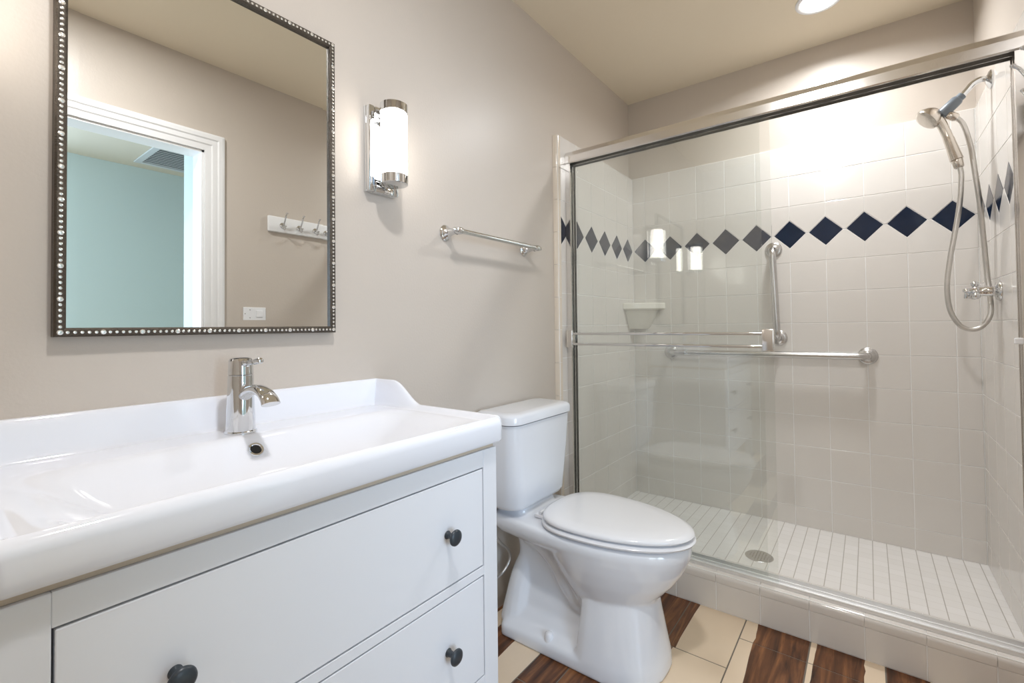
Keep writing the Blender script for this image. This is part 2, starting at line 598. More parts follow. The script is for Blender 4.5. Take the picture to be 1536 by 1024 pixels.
def tile_poly(bm, P, mp, mi, gap=0.0015, h=0.0014, bev=0.0012):
    P = [tuple(p) for p in P]
    A = inset_poly(P, gap)
    C = inset_poly(P, gap + bev)
    r0 = [Vector(mp(a, z, 0.0)) for a, z in A]
    r1 = [Vector(mp(a, z, h * 0.55)) for a, z in A]
    r2 = [Vector(mp(a, z, h)) for a, z in C]
    loft(bm, [r0, r1, r2], False, True, mi)


def tile_field(bm, mp, a0, a1, zlo, phase, white=1, navy=2):
    """mp(a, z, h): a runs along the wall from the corner, h is height above the grout; joints at phase + k*T"""
    js = [a0]
    k = math.ceil((a0 - phase) / T - 1e-6)
    while phase + k * T < a1 - 1e-6:
        if phase + k * T > a0 + 0.004:
            js.append(phase + k * T)
        k += 1
    js.append(a1)
    rows = []
    z = B0
    while z - T > zlo:
        rows.append((z - T, z))
        z -= T
    rows.append((zlo, z))
    zt = B0 + 1.87 * T
    rows += [(zt, zt + T), (zt + T, zt + 2 * T)]
    for z0, z1 in rows:
        for a, b in zip(js[:-1], js[1:]):
            tile_poly(bm, [(a, z0), (b, z0), (b, z1), (a, z1)], mp, white)
    zc = B0 + 0.935 * T
    h = 0.455 * T
    gp = 0.0016
    for a, b in zip(js[:-1], js[1:]):
        # the diamond half widths reach the full joint positions, so clip at the wall's ends
        aj = phase + round((a - phase) / T) * T
        fa = abs(a - aj) < 0.004      # a lies on a diamond centre
        bj = phase + round((b - phase) / T) * T
        fb = abs(b - bj) < 0.004
        up = [(a, zt), (b, zt)]
        lo = [(a, B0), (b, B0)]
        mid_u, mid_l = [], []
        hw = h + gp
        for (p, on, sgn) in ((b, fb, -1), (a, fa, 1)):
            if on:
                seq_u = [(p, zc + hw), (p + sgn * hw, zc)]
                seq_l = [(p, zc - hw), (p + sgn * hw, zc)]
            else:   # this end is half a module away from the diamond
                seq_u = [(p, zc)]
                seq_l = [(p, zc)]
            if sgn == 1:
                seq_u = seq_u[::-1]
                seq_l = seq_l[::-1]
            mid_u += seq_u
            mid_l += seq_l
        tile_poly(bm, up + mid_u, mp, white, gap=0.0006)
        tile_poly(bm, [(a, B0), (b, B0)] + mid_l, mp, white, gap=0.0006)
    for j in js:
        jj = phase + round((j - phase) / T) * T
        if abs(j - jj) < 0.004:
            D = [(j - h, zc), (j, zc - h), (j + h, zc), (j, zc + h)]
            if j - h < a0 - 1e-4:
                D = [(j, zc - h), (j + h, zc), (j, zc + h)]
            elif j + h > a1 + 1e-4:
                D = [(j - h, zc), (j, zc - h), (j, zc + h)]
            tile_poly(bm, D, mp, navy, gap=0.0003)


TH = 0.0016
bm = bmesh.new()
box(bm, (XC - 0.004, L + 0.0016, ZP - 0.03), (XT + 0.004, L + 0.0099, ZTOP))
tile_field(bm, lambda a, z, h: (XC + a, L + TH - h, z), 0.0, 10 * T, ZP, T / 2)
obj('tile_cladding', bm, [M['grout'], M['tile'], M['navy']], wall_back)

# left wall: field from the corner forward, then the bullnose strip outside the door
LA = 5.5 * T
YB = L - LA                            # edge of the field tile
bm = bmesh.new()
box(bm, (0.0, YB - 0.02, 0.0), (XC - TH, L + 0.004, ZTOP))
tile_field(bm, lambda a, z, h: (XC - TH + h, L - a, z), 0.0, LA, ZP, T / 2)
tl = obj('wall_left_tile', bm, [M['grout'], M['tile'], M['navy']], kind='structure')
bm = bmesh.new()
z = B0
zs = [ZTOP]
zz = ZTOP
while zz > 0.02:
    zz -= T
    zs.append(max(zz, 0.0))
pr = [(0.0, 0.0), (XC + 0.0005, 0.0), (XC + 0.0005, -0.010), (XC - 0.002, -0.019), (XC - 0.008, -0.025), (0.0, -0.027)]
for z1, z0 in zip(zs[:-1], zs[1:]):
    if z1 - z0 < 0.004:
        continue
    loft(bm, [[Vector((x, YB + y, z0 + 0.0007)) for x, y in pr], [Vector((x, YB + y, z1 - 0.0007)) for x, y in pr]])
# field tiles that reach down outside the curb
obj('bullnose_edge', bm, M['bullnose'], tl, smooth=40)

bm = bmesh.new()
RA = 5.3 * T
box(bm, (XT + TH, L - RA, 0.0), (XR + 0.001, L + 0.004, ZTOP))
tile_field(bm, lambda a, z, h: (XT + TH - h, L - a, z), 0.0, RA, ZP, T / 2)
obj('wall_right_tile', bm, [M['grout'], M['tile'], M['navy']], kind='structure')

# ---- shower floor and curb
sf = obj('shower_floor', BX((XC - 0.002, YC + 0.115, 0.0), (XT + 0.002, L + 0.002, ZP), 0.0), M['mosaic'], kind=None)
tag(sf, 'white mosaic tiled shower floor behind the tiled curb', 'shower floor')
curb = thing('shower_curb', 'low almond tiled curb along the front of the shower', 'shower curb', ((XC + XT) / 2, YC, 0))
ZCB = 0.145
bm = bmesh.new()
box(bm, (0.0, YC + 0.003, 0.0), (XT + 0.002, YC + 0.13, ZCB - 0.003))
obj('core', bm, M['grout'], curb)
xj = [XC]
k = 0.695 - 5 * T
while k < XT:
    if k > XC + 0.02:
        xj.append(k)
    k += T
xj.append(XT)
bm = bmesh.new()
for a, b in zip(xj[:-1], xj[1:]):
    tile_poly(bm, [(a, 0.001), (b, 0.001), (b, ZCB - 0.036), (a, ZCB - 0.036)], lambda x, z, h: (x, YC + 0.003 - h * 1.6, z), 0)
obj('face_tile', bm, M['tile'], curb)
bm = bmesh.new()
pr = [(YC, ZCB - 0.036)] + [(YC + 0.016 - 0.018 * math.cos(math.radians(t)) + 0.0, ZCB - 0.018 + 0.018 * math.sin(math.radians(t))) for t in (0, 22, 45, 67, 90)] + \
     [(YC + 0.13, ZCB), (YC + 0.13, ZCB - 0.004), (YC + 0.02, ZCB - 0.006), (YC + 0.006, ZCB - 0.036)]
for a, b in zip(xj[:-1], xj[1:]):
    prism(bm, pr, 'x', a + 0.0008, b - 0.0008)
obj('bullnose_cap', bm, M['tile'], curb, smooth=40)
bm = bmesh.new()
for a, b in zip(xj[:-1], xj[1:]):
    tile_poly(bm, [(a, ZP), (b, ZP), (b, ZCB - 0.006), (a, ZCB - 0.006)], lambda x, z, h: (x, YC + 0.13 + h, z), 0)
obj('inner_tile', bm, M['tile'], curb)

# ------------------------------------------------------------------ mirror
MY0, MY1, MZ0, MZ1 = 0.166, 0.716, 1.096, 1.892
FW = 0.0165
mir = thing('wall_mirror', 'rectangular mirror with dark metal frame studded with rhinestones', 'mirror', (0.0, (MY0 + MY1) / 2, MZ0))
bm = bmesh.new()
prf = [(0.0, 0.0), (0.021, 0.0), (0.025, 0.003), (0.025, FW - 0.004), (0.022, FW), (0.013, FW), (0.0, FW)]   # (depth x, inward)
ring = [(MY0, MZ0, 1, 1), (MY1, MZ0, -1, 1), (MY1, MZ1, -1, -1), (MY0, MZ1, 1, -1)]
rings = [[Vector((d, y + sy * i, z + sz * i)) for d, i in prf] for y, z, sy, sz in ring]
loft(bm, rings, closed=True)
obj('frame', bm, M['bronze'], mir)
bm = bmesh.new()
a0, a1, c0, c1 = MY0 + FW - 0.001, MY1 - FW + 0.001, MZ0 + FW - 0.001, MZ1 - FW + 0.001
bw = 0.017
outer = [(a0, c0), (a1, c0), (a1, c1), (a0, c1)]
inner = [(a0 + bw, c0 + bw), (a1 - bw, c0 + bw), (a1 - bw, c1 - bw), (a0 + bw, c1 - bw)]
vo = [bm.verts.new((0.0150, y, z)) for y, z in outer]
vi = [bm.verts.new((0.01512, y, z)) for y, z in inner]
vb = [bm.verts.new((0.004, y, z)) for y, z in outer]
bm.faces.new(vi)
for i in range(4):
    j = (i + 1) % 4
    bm.faces.new((vo[i], vo[j], vi[j], vi[i]))
    bm.faces.new((vb[i], vb[j], vo[j], vo[i]))
bm.faces.new(vb)
obj('mirror_glass', bm, M['mirror'], mir)
# rhinestones: one big stone after every five small ones
def stone_mesh(r):
    b = bmesh.new()
    lathe(b, (0, 0, 0), (1, 0, 0), [(0, r), (r * 0.25, r), (r * 0.55, r * 0.62), (r * 0.6, r * 0.05)], 8)
    me = bpy.data.meshes.new('rhinestone')
    bmesh.ops.recalc_face_normals(b, faces=b.faces)
    b.to_mesh(me); b.free()
    me.materials.append(M['gem'])
    return me


small, big = stone_mesh(0.0029), stone_mesh(0.0047)
stones = []
hf = FW / 2


def run(p0, p1, n):
    for i in range(n):
        t = i / n
        stones.append((p0[0] + (p1[0] - p0[0]) * t, p0[1] + (p1[1] - p0[1]) * t, i % 6 == 0))


nv, nh = 78, 54
run((MY0 + hf, MZ0 + hf), (MY1 - hf, MZ0 + hf), nh)
run((MY1 - hf, MZ0 + hf), (MY1 - hf, MZ1 - hf), nv)
run((MY1 - hf, MZ1 - hf), (MY0 + hf, MZ1 - hf), nh)
run((MY0 + hf, MZ1 - hf), (MY0 + hf, MZ0 + hf), nv)
def in_frame(y, z):
    v = Vector((0.025, y, z)) - CAM
    dw = v.dot(w_)
    px, py = PPX + F_PX * v.dot(r_) / dw, PPY - F_PX * v.dot(u_) / dw
    return 0 <= px <= 1536 and 0 <= py <= 1024


stones.sort(key=lambda s: (0 if in_frame(s[0], s[1]) else 10) + (Vector((0.025, s[0], s[1])) - CAM).length)
for (y, z, bg) in stones[:100]:
    o = link(bpy.data.objects.new('rhinestone', big if bg else small))
    o.parent = mir
    o.matrix_parent_inverse = Matrix.Translation(mir.location).inverted()
    o.location = (0.0245, y, z)
bm = bmesh.new()
for (y, z, bg) in stones[100:]:
    r = 0.0047 if bg else 0.0029
    lathe(bm, (0.0245, y, z), (1, 0, 0), [(0, r), (r * 0.25, r), (r * 0.55, r * 0.62), (r * 0.6, r * 0.05)], 8)
ot = obj('rhinestone_row', bm, M['gem'], mir)
ot['kind'] = 'stuff'


# ------------------------------------------------------------------ sconces
def sconce(y, label):
    t = thing('wall_sconce', label, 'wall light', (0.0, y, 1.51), group='sconces beside the mirror')
    z0, z1 = 1.510, 1.766
    hw = 0.053
    bm = bmesh.new()
    box(bm, (0.0, y - hw, z0), (0.012, y + hw, z1), 0.0015)
    # raised border
    for a, b in (((0.010, y - hw, z0), (0.028, y - hw + 0.020, z1)), ((0.010, y + hw - 0.020, z0), (0.028, y + hw, z1)),
                 ((0.010, y - hw + 0.020, z0), (0.028, y + hw - 0.020, z0 + 0.022)), ((0.010, y - hw + 0.020, z1 - 0.022), (0.028, y + hw - 0.020, z1))):
        box(bm, a, b, 0.004, 2)
    obj('backplate', bm, M['chrome'], t, smooth=30)
    cx, R = 0.074, 0.0385
    bm = bmesh.new()
    lathe(bm, (cx, y, 1.553), (0, 0, 1), [(0, R - 0.001), (0.004, R), (0.184, R), (0.188, R - 0.001)], 48)
    gl = obj('glass_shade', bm, M['lamp_glass'], t, smooth=40)
    gl['label'] = 'lit white glass cylinder'
    for nm, za, zb in (('top_cap', 1.740, 1.766), ('bottom_cap', 1.528, 1.556)):
        bm = bmesh.new()
        lathe(bm, (cx, y, za), (0, 0, 1), [(0, R - 0.001), (0.0015, R + 0.0016), (zb - za - 0.0015, R + 0.0016), (zb - za, R - 0.001)], 48)
        box(bm, (0.022, y - 0.012, (za + zb) / 2 - 0.007), (cx - R + 0.006, y + 0.012, (za + zb) / 2 + 0.007), 0.002)
        obj(nm, bm, M['chrome'], t, smooth=30)
    return t


sconce(0.874, 'chrome wall sconce with lit white glass cylinder between mirror and towel bar')
sconce(0.008, 'chrome wall sconce with lit white cylinder on the door side of the mirror')

# ------------------------------------------------------------------ towel bar on the wall
tb = thing('towel_bar', 'chrome towel bar with round rosettes on the beige wall above the toilet', 'towel bar', (0, 1.383, 1.44))
ZB, XB = 1.438, 0.070
for y, e in ((1.150, -1), (1.616, 1)):
    bm = bmesh.new()
    lathe(bm, (0.0, y, ZB), (1, 0, 0), [(0, 0.0275), (0.004, 0.0285), (0.007, 0.026), (0.010, 0.022), (0.0125, 0.0225), (0.016, 0.0195),
                                        (0.026, 0.0140), (0.042, 0.0105), (0.054, 0.0105), (0.058, 0.0125)], 36)
    lathe(bm, (XB, y - 0.016, ZB), (0, 1, 0), [(0, 0.006), (0.003, 0.0115), (0.009, 0.0125), (0.016, 0.0135), (0.023, 0.0125), (0.029, 0.0115), (0.032, 0.008)], 28)
    lathe(bm, (XB, y + e * 0.014, ZB), (0, e, 0), [(0, 0.006), (0.004, 0.0055), (0.007, 0.0085), (0.011, 0.0085), (0.016, 0.005), (0.018, 0.001)], 20)
    obj('post', bm, M['chrome'], tb, smooth=50)
bm = bmesh.new()
lathe(bm, (XB, 1.155, ZB), (0, 1, 0), [(0, 0.0092), (0.456, 0.0092)], 24)
obj('bar', bm, M['chrome'], tb, smooth=50)

# ------------------------------------------------------------------ vanity cabinet
CY0, CY1, CX1 = 0.056, 0.852, 0.474
ZU = 0.8235
van = thing('vanity_cabinet', 'white two drawer vanity cabinet with dark round knobs under the sink', 'vanity', (0.24, 0.455, 0))
SW = 0.046
for y0, y1 in ((CY0, CY0 + SW), (CY1 - SW, CY1)):
    obj('leg', BX((CX1 - SW, y0, 0.0), (CX1, y1, ZU), 0.0015), M['cab'], van)
    obj('leg', BX((0.004, y0, 0.0), (0.004 + SW, y1, ZU), 0.0015), M['cab'], van)
for y0, y1 in ((CY0 + 0.006, CY0 + 0.024), (CY1 - 0.024, CY1 - 0.006)):
    obj('side_panel', BX((0.05, y0, 0.27), (CX1 - SW, y1, ZU - 0.002), 0.0008), M['cab'], van)
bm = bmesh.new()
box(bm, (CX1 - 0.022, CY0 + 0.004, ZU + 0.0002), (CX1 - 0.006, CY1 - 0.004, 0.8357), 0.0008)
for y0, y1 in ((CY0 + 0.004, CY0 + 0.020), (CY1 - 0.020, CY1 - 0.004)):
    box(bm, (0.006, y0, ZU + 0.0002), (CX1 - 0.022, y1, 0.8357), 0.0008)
obj('recessed_strip', bm, M['recess_beige'], van)['label'] = 'beige recessed strip under the basin'  # beige strip set back in the gap between basin and cabinet
D1, D2 = (0.564, 0.7815), (0.318, 0.5385)
ya, yb = CY0 + SW, CY1 - SW
obj('top_rail', BX((CX1 - 0.03, ya, D1[1] + 0.003), (CX1 - 0.0008, yb, ZU), 0.0008), M['cab'], van)
obj('middle_rail', BX((CX1 - 0.03, ya, D2[1] + 0.003), (CX1 - 0.0008, yb, D1[0] - 0.003), 0.0008), M['cab'], van)
obj('bottom_rail', BX((CX1 - 0.03, ya, 0.275), (CX1 - 0.0008, yb, D2[0] - 0.003), 0.0008), M['cab'], van)
obj('carcass', BX((0.05, ya - 0.02, 0.285), (CX1 - 0.034, yb + 0.02, 0.785)), M['cabin'], van)


def knob(y, z, parent):
    bm = bmesh.new()
    lathe(bm, (CX1 - 0.002, y, z), (1, 0, 0), [(0, 0.0085), (0.002, 0.0085), (0.005, 0.0065), (0.014, 0.0058), (0.019, 0.0085), (0.0225, 0.0150),
                                        (0.0245, 0.0165), (0.027, 0.0162), (0.0295, 0.0135), (0.031, 0.008), (0.0315, 0.001)], 32)
    o = obj('knob', bm, M['knob'], parent, smooth=60)
    o['label'] = 'charcoal round knob'


for (z0, z1), zk in ((D1, 0.672), (D2, 0.429)):
    d = obj('drawer', BX((CX1 - 0.022, ya + 0.0028, z0), (CX1 - 0.001, yb - 0.0028, z1), 0.0014), M['cab'], van)
    for yk in (0.2145, 0.6915):
        knob(yk, zk, d)

# ------------------------------------------------------------------ sink top
SY0, SY1, SX1 = 0.046, 0.866, 0.490
ZD, ZR, ZS, ZBOT = 0.884, 0.896, 0.957, 0.836


def sink_h(x, y):
    dy = min(y - SY0, SY1 - y)          # distance from the side edges
    dx = SX1 - x                        # from the front edge
    # side lip profile along x: high wing at the back that sweeps down to the rim
    wing = ZS + (ZR - ZS) * sstep(0.085, 0.205, x)
    z = ZD
    back = ZS - ZD
    z = max(z, ZD + back * (1 - sstep(0.012, 0.034, x)))
    z = max(z, ZD + (wing - ZD) * (1 - sstep(0.012, 0.036, dy)))
    z = max(z, ZD + (ZR - ZD) * (1 - sstep(0.010, 0.036, dx)))
    # basin
    bx0, bx1, by0, by1 = 0.126, 0.470, SY0 + 0.035, SY1 - 0.035
    sx = sstep(bx0, bx0 + 0.092, x) * (1 - sstep(bx1 - 0.10, bx1, x))
    sy = sstep(by0, by0 + 0.15, y) * (1 - sstep(by1 - 0.15, by1, y))
    z -= 0.074 * sx * sy
    # rolled outer edges
    for d, r in ((dx, 0.021), (dy, 0.010)):
        if d < r:
            z -= r - math.sqrt(max(0, r * r - (r - d) ** 2))
    return z


def coords(a, b, n, edges):
    """n regular samples plus fine rows near both ends"""
    s = set(round(a + (b - a) * i / n, 5) for i in range(n + 1))
    for e in edges:
        s.update(round(e_, 5) for e_ in e)
    return sorted(s)


xs = coords(0.0, SX1, 70, [[0.002 * i for i in range(22)], [SX1 - 0.022 * (1 - math.cos(math.pi / 2 * i / 9)) for i in range(10)]])
ys = coords(SY0, SY1, 120, [[SY0 + 0.010 * (1 - math.cos(math.pi / 2 * i / 6)) for i in range(7)], [SY1 - 0.010 * (1 - math.cos(math.pi / 2 * i / 6)) for i in range(7)],
                            [SY0 + 0.01 + 0.002 * i for i in range(14)], [SY1 - 0.01 - 0.002 * i for i in range(14)]])
bm = bmesh.new()
# round the two front corners in plan by pulling the corner rows in
RC = 0.018


def plan(x, y):
    dx, dy = SX1 - x, min(y - SY0, SY1 - y)
    if dx < RC and dy < RC:
        a, b = RC - dx, RC - dy
        m = max(a, b)
        l = math.hypot(a, b)
        if l > 1e-9:
            k = m / l
            sgn = 1 if y - SY0 < SY1 - y else -1
            cx, cy = SX1 - RC, (SY0 + RC if sgn > 0 else SY1 - RC)
            return cx + a * k, cy - sgn * b * k
    return x, y


G = [[bm.verts.new((*plan(x, y), sink_h(x, y))) for y in ys] for x in xs]
for i in range(len(xs) - 1):
    for j in range(len(ys) - 1):
        bm.faces.new((G[i][j], G[i + 1][j], G[i + 1][j + 1], G[i][j + 1]))
per = [G[0][j] for j in range(len(ys))] + [G[i][-1] for i in range(1, len(xs))] + [G[-1][j] for j in range(len(ys) - 2, -1, -1)] + [G[i][0] for i in range(len(xs) - 2, 0, -1)]
def skirt(prev, z, inset):
    out = []
    for v in per:
        x, y = v.co.x, v.co.y
        cx, cy = 0.245, 0.456
        out.append(bm.verts.new((x if x < 1e-6 else x - inset * max(-1, min(1, (x - cx) / 0.245)), y - inset * max(-1, min(1, (y - cy) / 0.41)), z)))
    n = len(per)
    for i in range(n):
        bm.faces.new((prev[i], prev[(i + 1) % n], out[(i + 1) % n], out[i]))
    return out


k1 = skirt(per, ZBOT + 0.006, 0.0005)
k2 = skirt(k1, ZBOT + 0.0015, 0.0025)
k3 = skirt(k2, ZBOT, 0.006)
U = {}
for v, k in zip(per, k3):
    U[v] = k
low = []
for i in range(len(xs)):
    row = []
    for j in range(len(ys)):
        v = G[i][j]
        if v in U:
            row.append(U[v])
        else:
            x0, y0 = v.co.x, v.co.y
            row.append(bm.verts.new((0.245 + (x0 - 0.245) * 0.975 if x0 > 0.245 else x0, 0.456 + (y0 - 0.456) * 0.985, min(ZBOT, v.co.z - 0.012))))
    low.append(row)
for i in range(len(xs) - 1):
    for j in range(len(ys) - 1):
        bm.faces.new((low[i][j], low[i][j + 1], low[i + 1][j + 1], low[i + 1][j]))
sink = thing('washbasin', 'wide white ceramic basin top with raised back on the vanity cabinet', 'sink', (0.245, 0.456, ZBOT))
so = obj('basin', bm, M['sink'], sink, smooth=50)
# overflow ring on the sloping back wall of the bowl
oy, ox = 0.446, 0.164
oz = sink_h(ox, oy)
nx = -(sink_h(ox + 0.004, oy) - sink_h(ox - 0.004, oy)) / 0.008
nrm = Vector((nx, 0, 1)).normalized()
bm = bmesh.new()
base = Vector((ox, oy, oz))
lathe(bm, base - nrm * 0.004, nrm, [(0, 0.0158), (0.0055, 0.0160), (0.0078, 0.0145), (0.0082, 0.0112), (0.006, 0.0095), (0.0058, 0.0093)], 32)
obj('overflow_ring', bm, M['chrome'], sink, smooth=50)
bm = bmesh.new()
lathe(bm, base - nrm * 0.002, nrm, [(0, 0.0093), (0.0048, 0.0093)], 24)
oh = obj('overflow_hole', bm, M['black'], sink)
oh['label'] = 'dark overflow opening'

# ------------------------------------------------------------------ faucet
FXX, FY = 0.092, 0.447
fz = ZD + 0.0003
fau = thing('faucet', 'chrome single lever faucet on the white basin top below the mirror', 'faucet', (FXX, FY, fz))
bm = bmesh.new()
lathe(bm, (FXX, FY, fz), (0, 0, 1), [(0, 0.0315), (0.003, 0.0315), (0.005, 0.0285), (0.03, 0.0275), (0.09, 0.0255), (0.1228, 0.0247), (0.1236, 0.0236)], 40)
obj('body', bm, M['chrome'], fau, smooth=18)
bm = bmesh.new()
lathe(bm, (FXX, FY, fz + 0.1245), (0, 0, 1), [(0, 0.0236), (0.0006, 0.0245), (0.030, 0.0228), (0.0345, 0.0205), (0.0365, 0.015), (0.037, 0.001)], 40)
head = obj('cap', bm, M['chrome'], fau, smooth=18)
bm = bmesh.new()
hz = fz + 0.149
pts = catmull([(FXX + 0.010, FY, hz), (FXX + 0.035, FY, hz + 0.002), (FXX + 0.06, FY, hz + 0.004), (FXX + 0.090, FY + 0.0, hz + 0.008)], 6)
n = len(pts)
tube(bm, pts, [0.0085 if i < n * .3 else (0.0052 if i < n - 5 else 0.0064) for i in range(n)], 16)
lathe(bm, pts[-1], pts[-1] - pts[-2], [(-0.002, 0.0064), (0.002, 0.0062), (0.004, 0.003)], 16)
obj('lever', bm, M['chrome'], head, smooth=50)
bm = bmesh.new()
sz = fz + 0.084
pts = catmull([(FXX + 0.005, FY, sz - 0.012), (FXX + 0.040, FY, sz + 0.006), (FXX + 0.078, FY, sz + 0.013), (FXX + 0.108, FY, sz + 0.009),
               (FXX + 0.128, FY, sz - 0.001), (FXX + 0.137, FY, sz - 0.012)], 6)
n = len(pts)
tube(bm, pts, 0.0135, 20, flat=[(0.95 + 0.45 * i / n, 0.85 - 0.15 * i / n) for i in range(n)])
obj('spout', bm, M['chrome'], fau, smooth=50)

# ------------------------------------------------------------------ toilet
AX = 1.47
toi = thing('toilet', 'white two piece toilet with closed lid between vanity and shower', 'toilet', (0.4, AX, 0))


def egg(xm, xf, xb, hw, z, n=64, e=0.75, wb=None):
    out = []
    for i in range(n):
        t = 2 * math.pi * i / n
        c, s = math.cos(t), math.sin(t)
        if c >= 0:
            out.append(Vector((xm + (xf - xm) * c, AX + hw * s, z)))
        else:
            out.append(Vector((xm - (xm - xb) * abs(c) ** e, AX + hw * math.copysign(abs(s) ** e, s), z)))
    return out


bm = bmesh.new()
# bowl
loft(bm, [egg(0.47, 0.560, 0.36, 0.100, 0.16), egg(0.47, 0.600, 0.345, 0.115, 0.20), egg(0.46, 0.640, 0.32, 0.134, 0.24), egg(0.45, 0.680, 0.29, 0.152, 0.285),
          egg(0.44, 0.710, 0.27, 0.166, 0.33), egg(0.43, 0.728, 0.25, 0.176, 0.37), egg(0.42, 0.734, 0.24, 0.180, 0.40), egg(0.42, 0.728, 0.245, 0.174, 0.412)])
# rim and rear deck in one outline
def deck(ins, z, n=20):
    xb, xm, xf, hb, hm, rc = 0.045, 0.42, 0.734, 0.142, 0.181, 0.04

    def half(x):
        return hb + (hm - hb) * math.sin(math.pi / 2 * (x - xb) / (xm - xb)) if x < xm else hm * math.sqrt(max(0, 1 - ((x - xm) / (xf - xm)) ** 2))
    up = []
    for i in range(n + 1):
        t = math.pi / 2 * i / n
        up.append((xm + (xf - ins - xm) * math.cos(t), (hm - ins) * math.sin(t)))
    for i in range(1, 12):
        x = xm + (xb + rc - xm) * i / 12
        up.append((x, half(x) - ins))
    for i in range(7):
        t = math.pi / 2 * i / 6
        up.append((xb + ins + (rc - ins) * (1 - math.sin(t)), (half(xb + rc) - rc) + (rc - ins) * math.cos(t)))
    return [Vector((x, AX + y, z)) for x, y in up] + [Vector((x, AX - y, z)) for x, y in reversed(up[1:])]


loft(bm, [deck(0.036, 0.345), deck(0.022, 0.354), deck(0.006, 0.372), deck(0.0, 0.388), deck(0.0, 0.408), deck(0.006, 0.4175), deck(0.012, 0.420)])
loft(bm, [rrect(0.110, AX, 0.07, 0.115, 0.03, 0.40), rrect(0.108, AX, 0.066, 0.108, 0.03, 0.444)])
# pedestal column: straight at the back, rounded towards the front
def dee(xr, xf, hw, z, n=28):
    pts = []
    for i in range(n + 1):
        t = -math.pi / 2 + math.pi * i / n
        c, sn = math.cos(t), math.sin(t)
        pts.append(Vector((xr + 0.03 + (xf - xr - 0.03) * abs(c) ** 0.8, AX + hw * math.copysign(abs(sn) ** 0.85, sn), z)))
    return pts + [Vector((xr, AX + hw - 0.008, z)), Vector((xr, AX - hw + 0.008, z))]


loft(bm, [dee(0.405, 0.660, 0.166, 0.0), dee(0.405, 0.657, 0.164, 0.04), dee(0.410, 0.645, 0.152, 0.10), dee(0.414, 0.632, 0.138, 0.17),
          dee(0.416, 0.622, 0.127, 0.23), dee(0.418, 0.610, 0.118, 0.28)])
# trapway body and plinth
loft(bm, [rrect(0.28, AX, 0.185, 0.166, 0.03, 0.0), rrect(0.28, AX, 0.185, 0.165, 0.03, 0.036), rrect(0.28, AX, 0.182, 0.157, 0.03, 0.046),
          rrect(0.29, AX, 0.190, 0.125, 0.05, 0.065), rrect(0.285, AX, 0.185, 0.094, 0.05, 0.10), rrect(0.275, AX, 0.175, 0.072, 0.05, 0.17),
          rrect(0.265, AX, 0.165, 0.070, 0.05, 0.28), rrect(0.26, AX, 0.165, 0.085, 0.05, 0.36), rrect(0.26, AX, 0.165, 0.10, 0.05, 0.40)])
for s in (-1, 1):
    pts = catmull([(0.16, AX + s * 0.040, 0.34), (0.23, AX + s * 0.046, 0.325), (0.29, AX + s * 0.040, 0.27), (0.33, AX + s * 0.040, 0.21),
                   (0.38, AX + s * 0.040, 0.165), (0.44, AX + s * 0.040, 0.15)], 8)
    tube(bm, pts, 0.050, 16)
    pts = catmull([(0.125, AX + s * 0.075, 0.02), (0.125, AX + s * 0.06, 0.09), (0.13, AX + s * 0.045, 0.17), (0.15, AX + s * 0.03, 0.25)], 8)
    tube(bm, pts, [0.072 - 0.030 * i / 24 for i in range(25)], 16)
bowl = obj('bowl', bm, M['porcelain'], toi, smooth=180)
md = bowl.modifiers.new('remesh', 'REMESH'); md.mode = 'VOXEL'; md.voxel_size = 0.0055; md.use_smooth_shade = True
sm = bowl.modifiers.new('smooth', 'SMOOTH'); sm.factor = 0.5; sm.iterations = 9

bm = bmesh.new()
loft(bm, [egg(0.414, 0.716, 0.252, 0.157, 0.4195), egg(0.414, 0.722, 0.250, 0.162, 0.4255), egg(0.414, 0.745, 0.238, 0.183, 0.4275), egg(0.414, 0.748, 0.238, 0.185, 0.433), egg(0.414, 0.744, 0.240, 0.181, 0.4375), egg(0.414, 0.728, 0.248, 0.166, 0.4390)])
seat = obj('seat', bm, M['seat'], toi, smooth=60)
bm = bmesh.new()
loft(bm, [egg(0.413, 0.708, 0.255, 0.150, 0.4392), egg(0.413, 0.714, 0.252, 0.156, 0.4446), egg(0.413, 0.740, 0.242, 0.177, 0.4455), egg(0.413, 0.744, 0.240, 0.180, 0.451), egg(0.413, 0.740, 0.243, 0.1765, 0.458),
          egg(0.413, 0.722, 0.253, 0.164, 0.4625), egg(0.41, 0.66, 0.29, 0.13, 0.4655), egg(0.41, 0.53, 0.36, 0.06, 0.4670)])
obj('lid', bm, M['seat'], toi, smooth=60)
for s in (-1, 1):
    bm = bmesh.new()
    box(bm, (0.212, AX + s * 0.075 - 0.022, 0.4205), (0.252, AX + s * 0.075 + 0.022, 0.436), 0.005, 3)
    lathe(bm, (0.237, AX + s * 0.075 - 0.02, 0.441), (0, 1, 0), [(0, 0.0065), (0.04, 0.0065)], 16)
    obj('hinge', bm, M['seat'], toi, smooth=50)
# tank
def bow(ring, amt, xmax):
    hw = max(abs(p.y - AX) for p in ring)
    for p in ring:
        if p.x > xmax * 0.6:
            p.x += amt * (1 - ((p.y - AX) / hw) ** 2) * (p.x - xmax * 0.6) / (xmax * 0.4)
    return ring


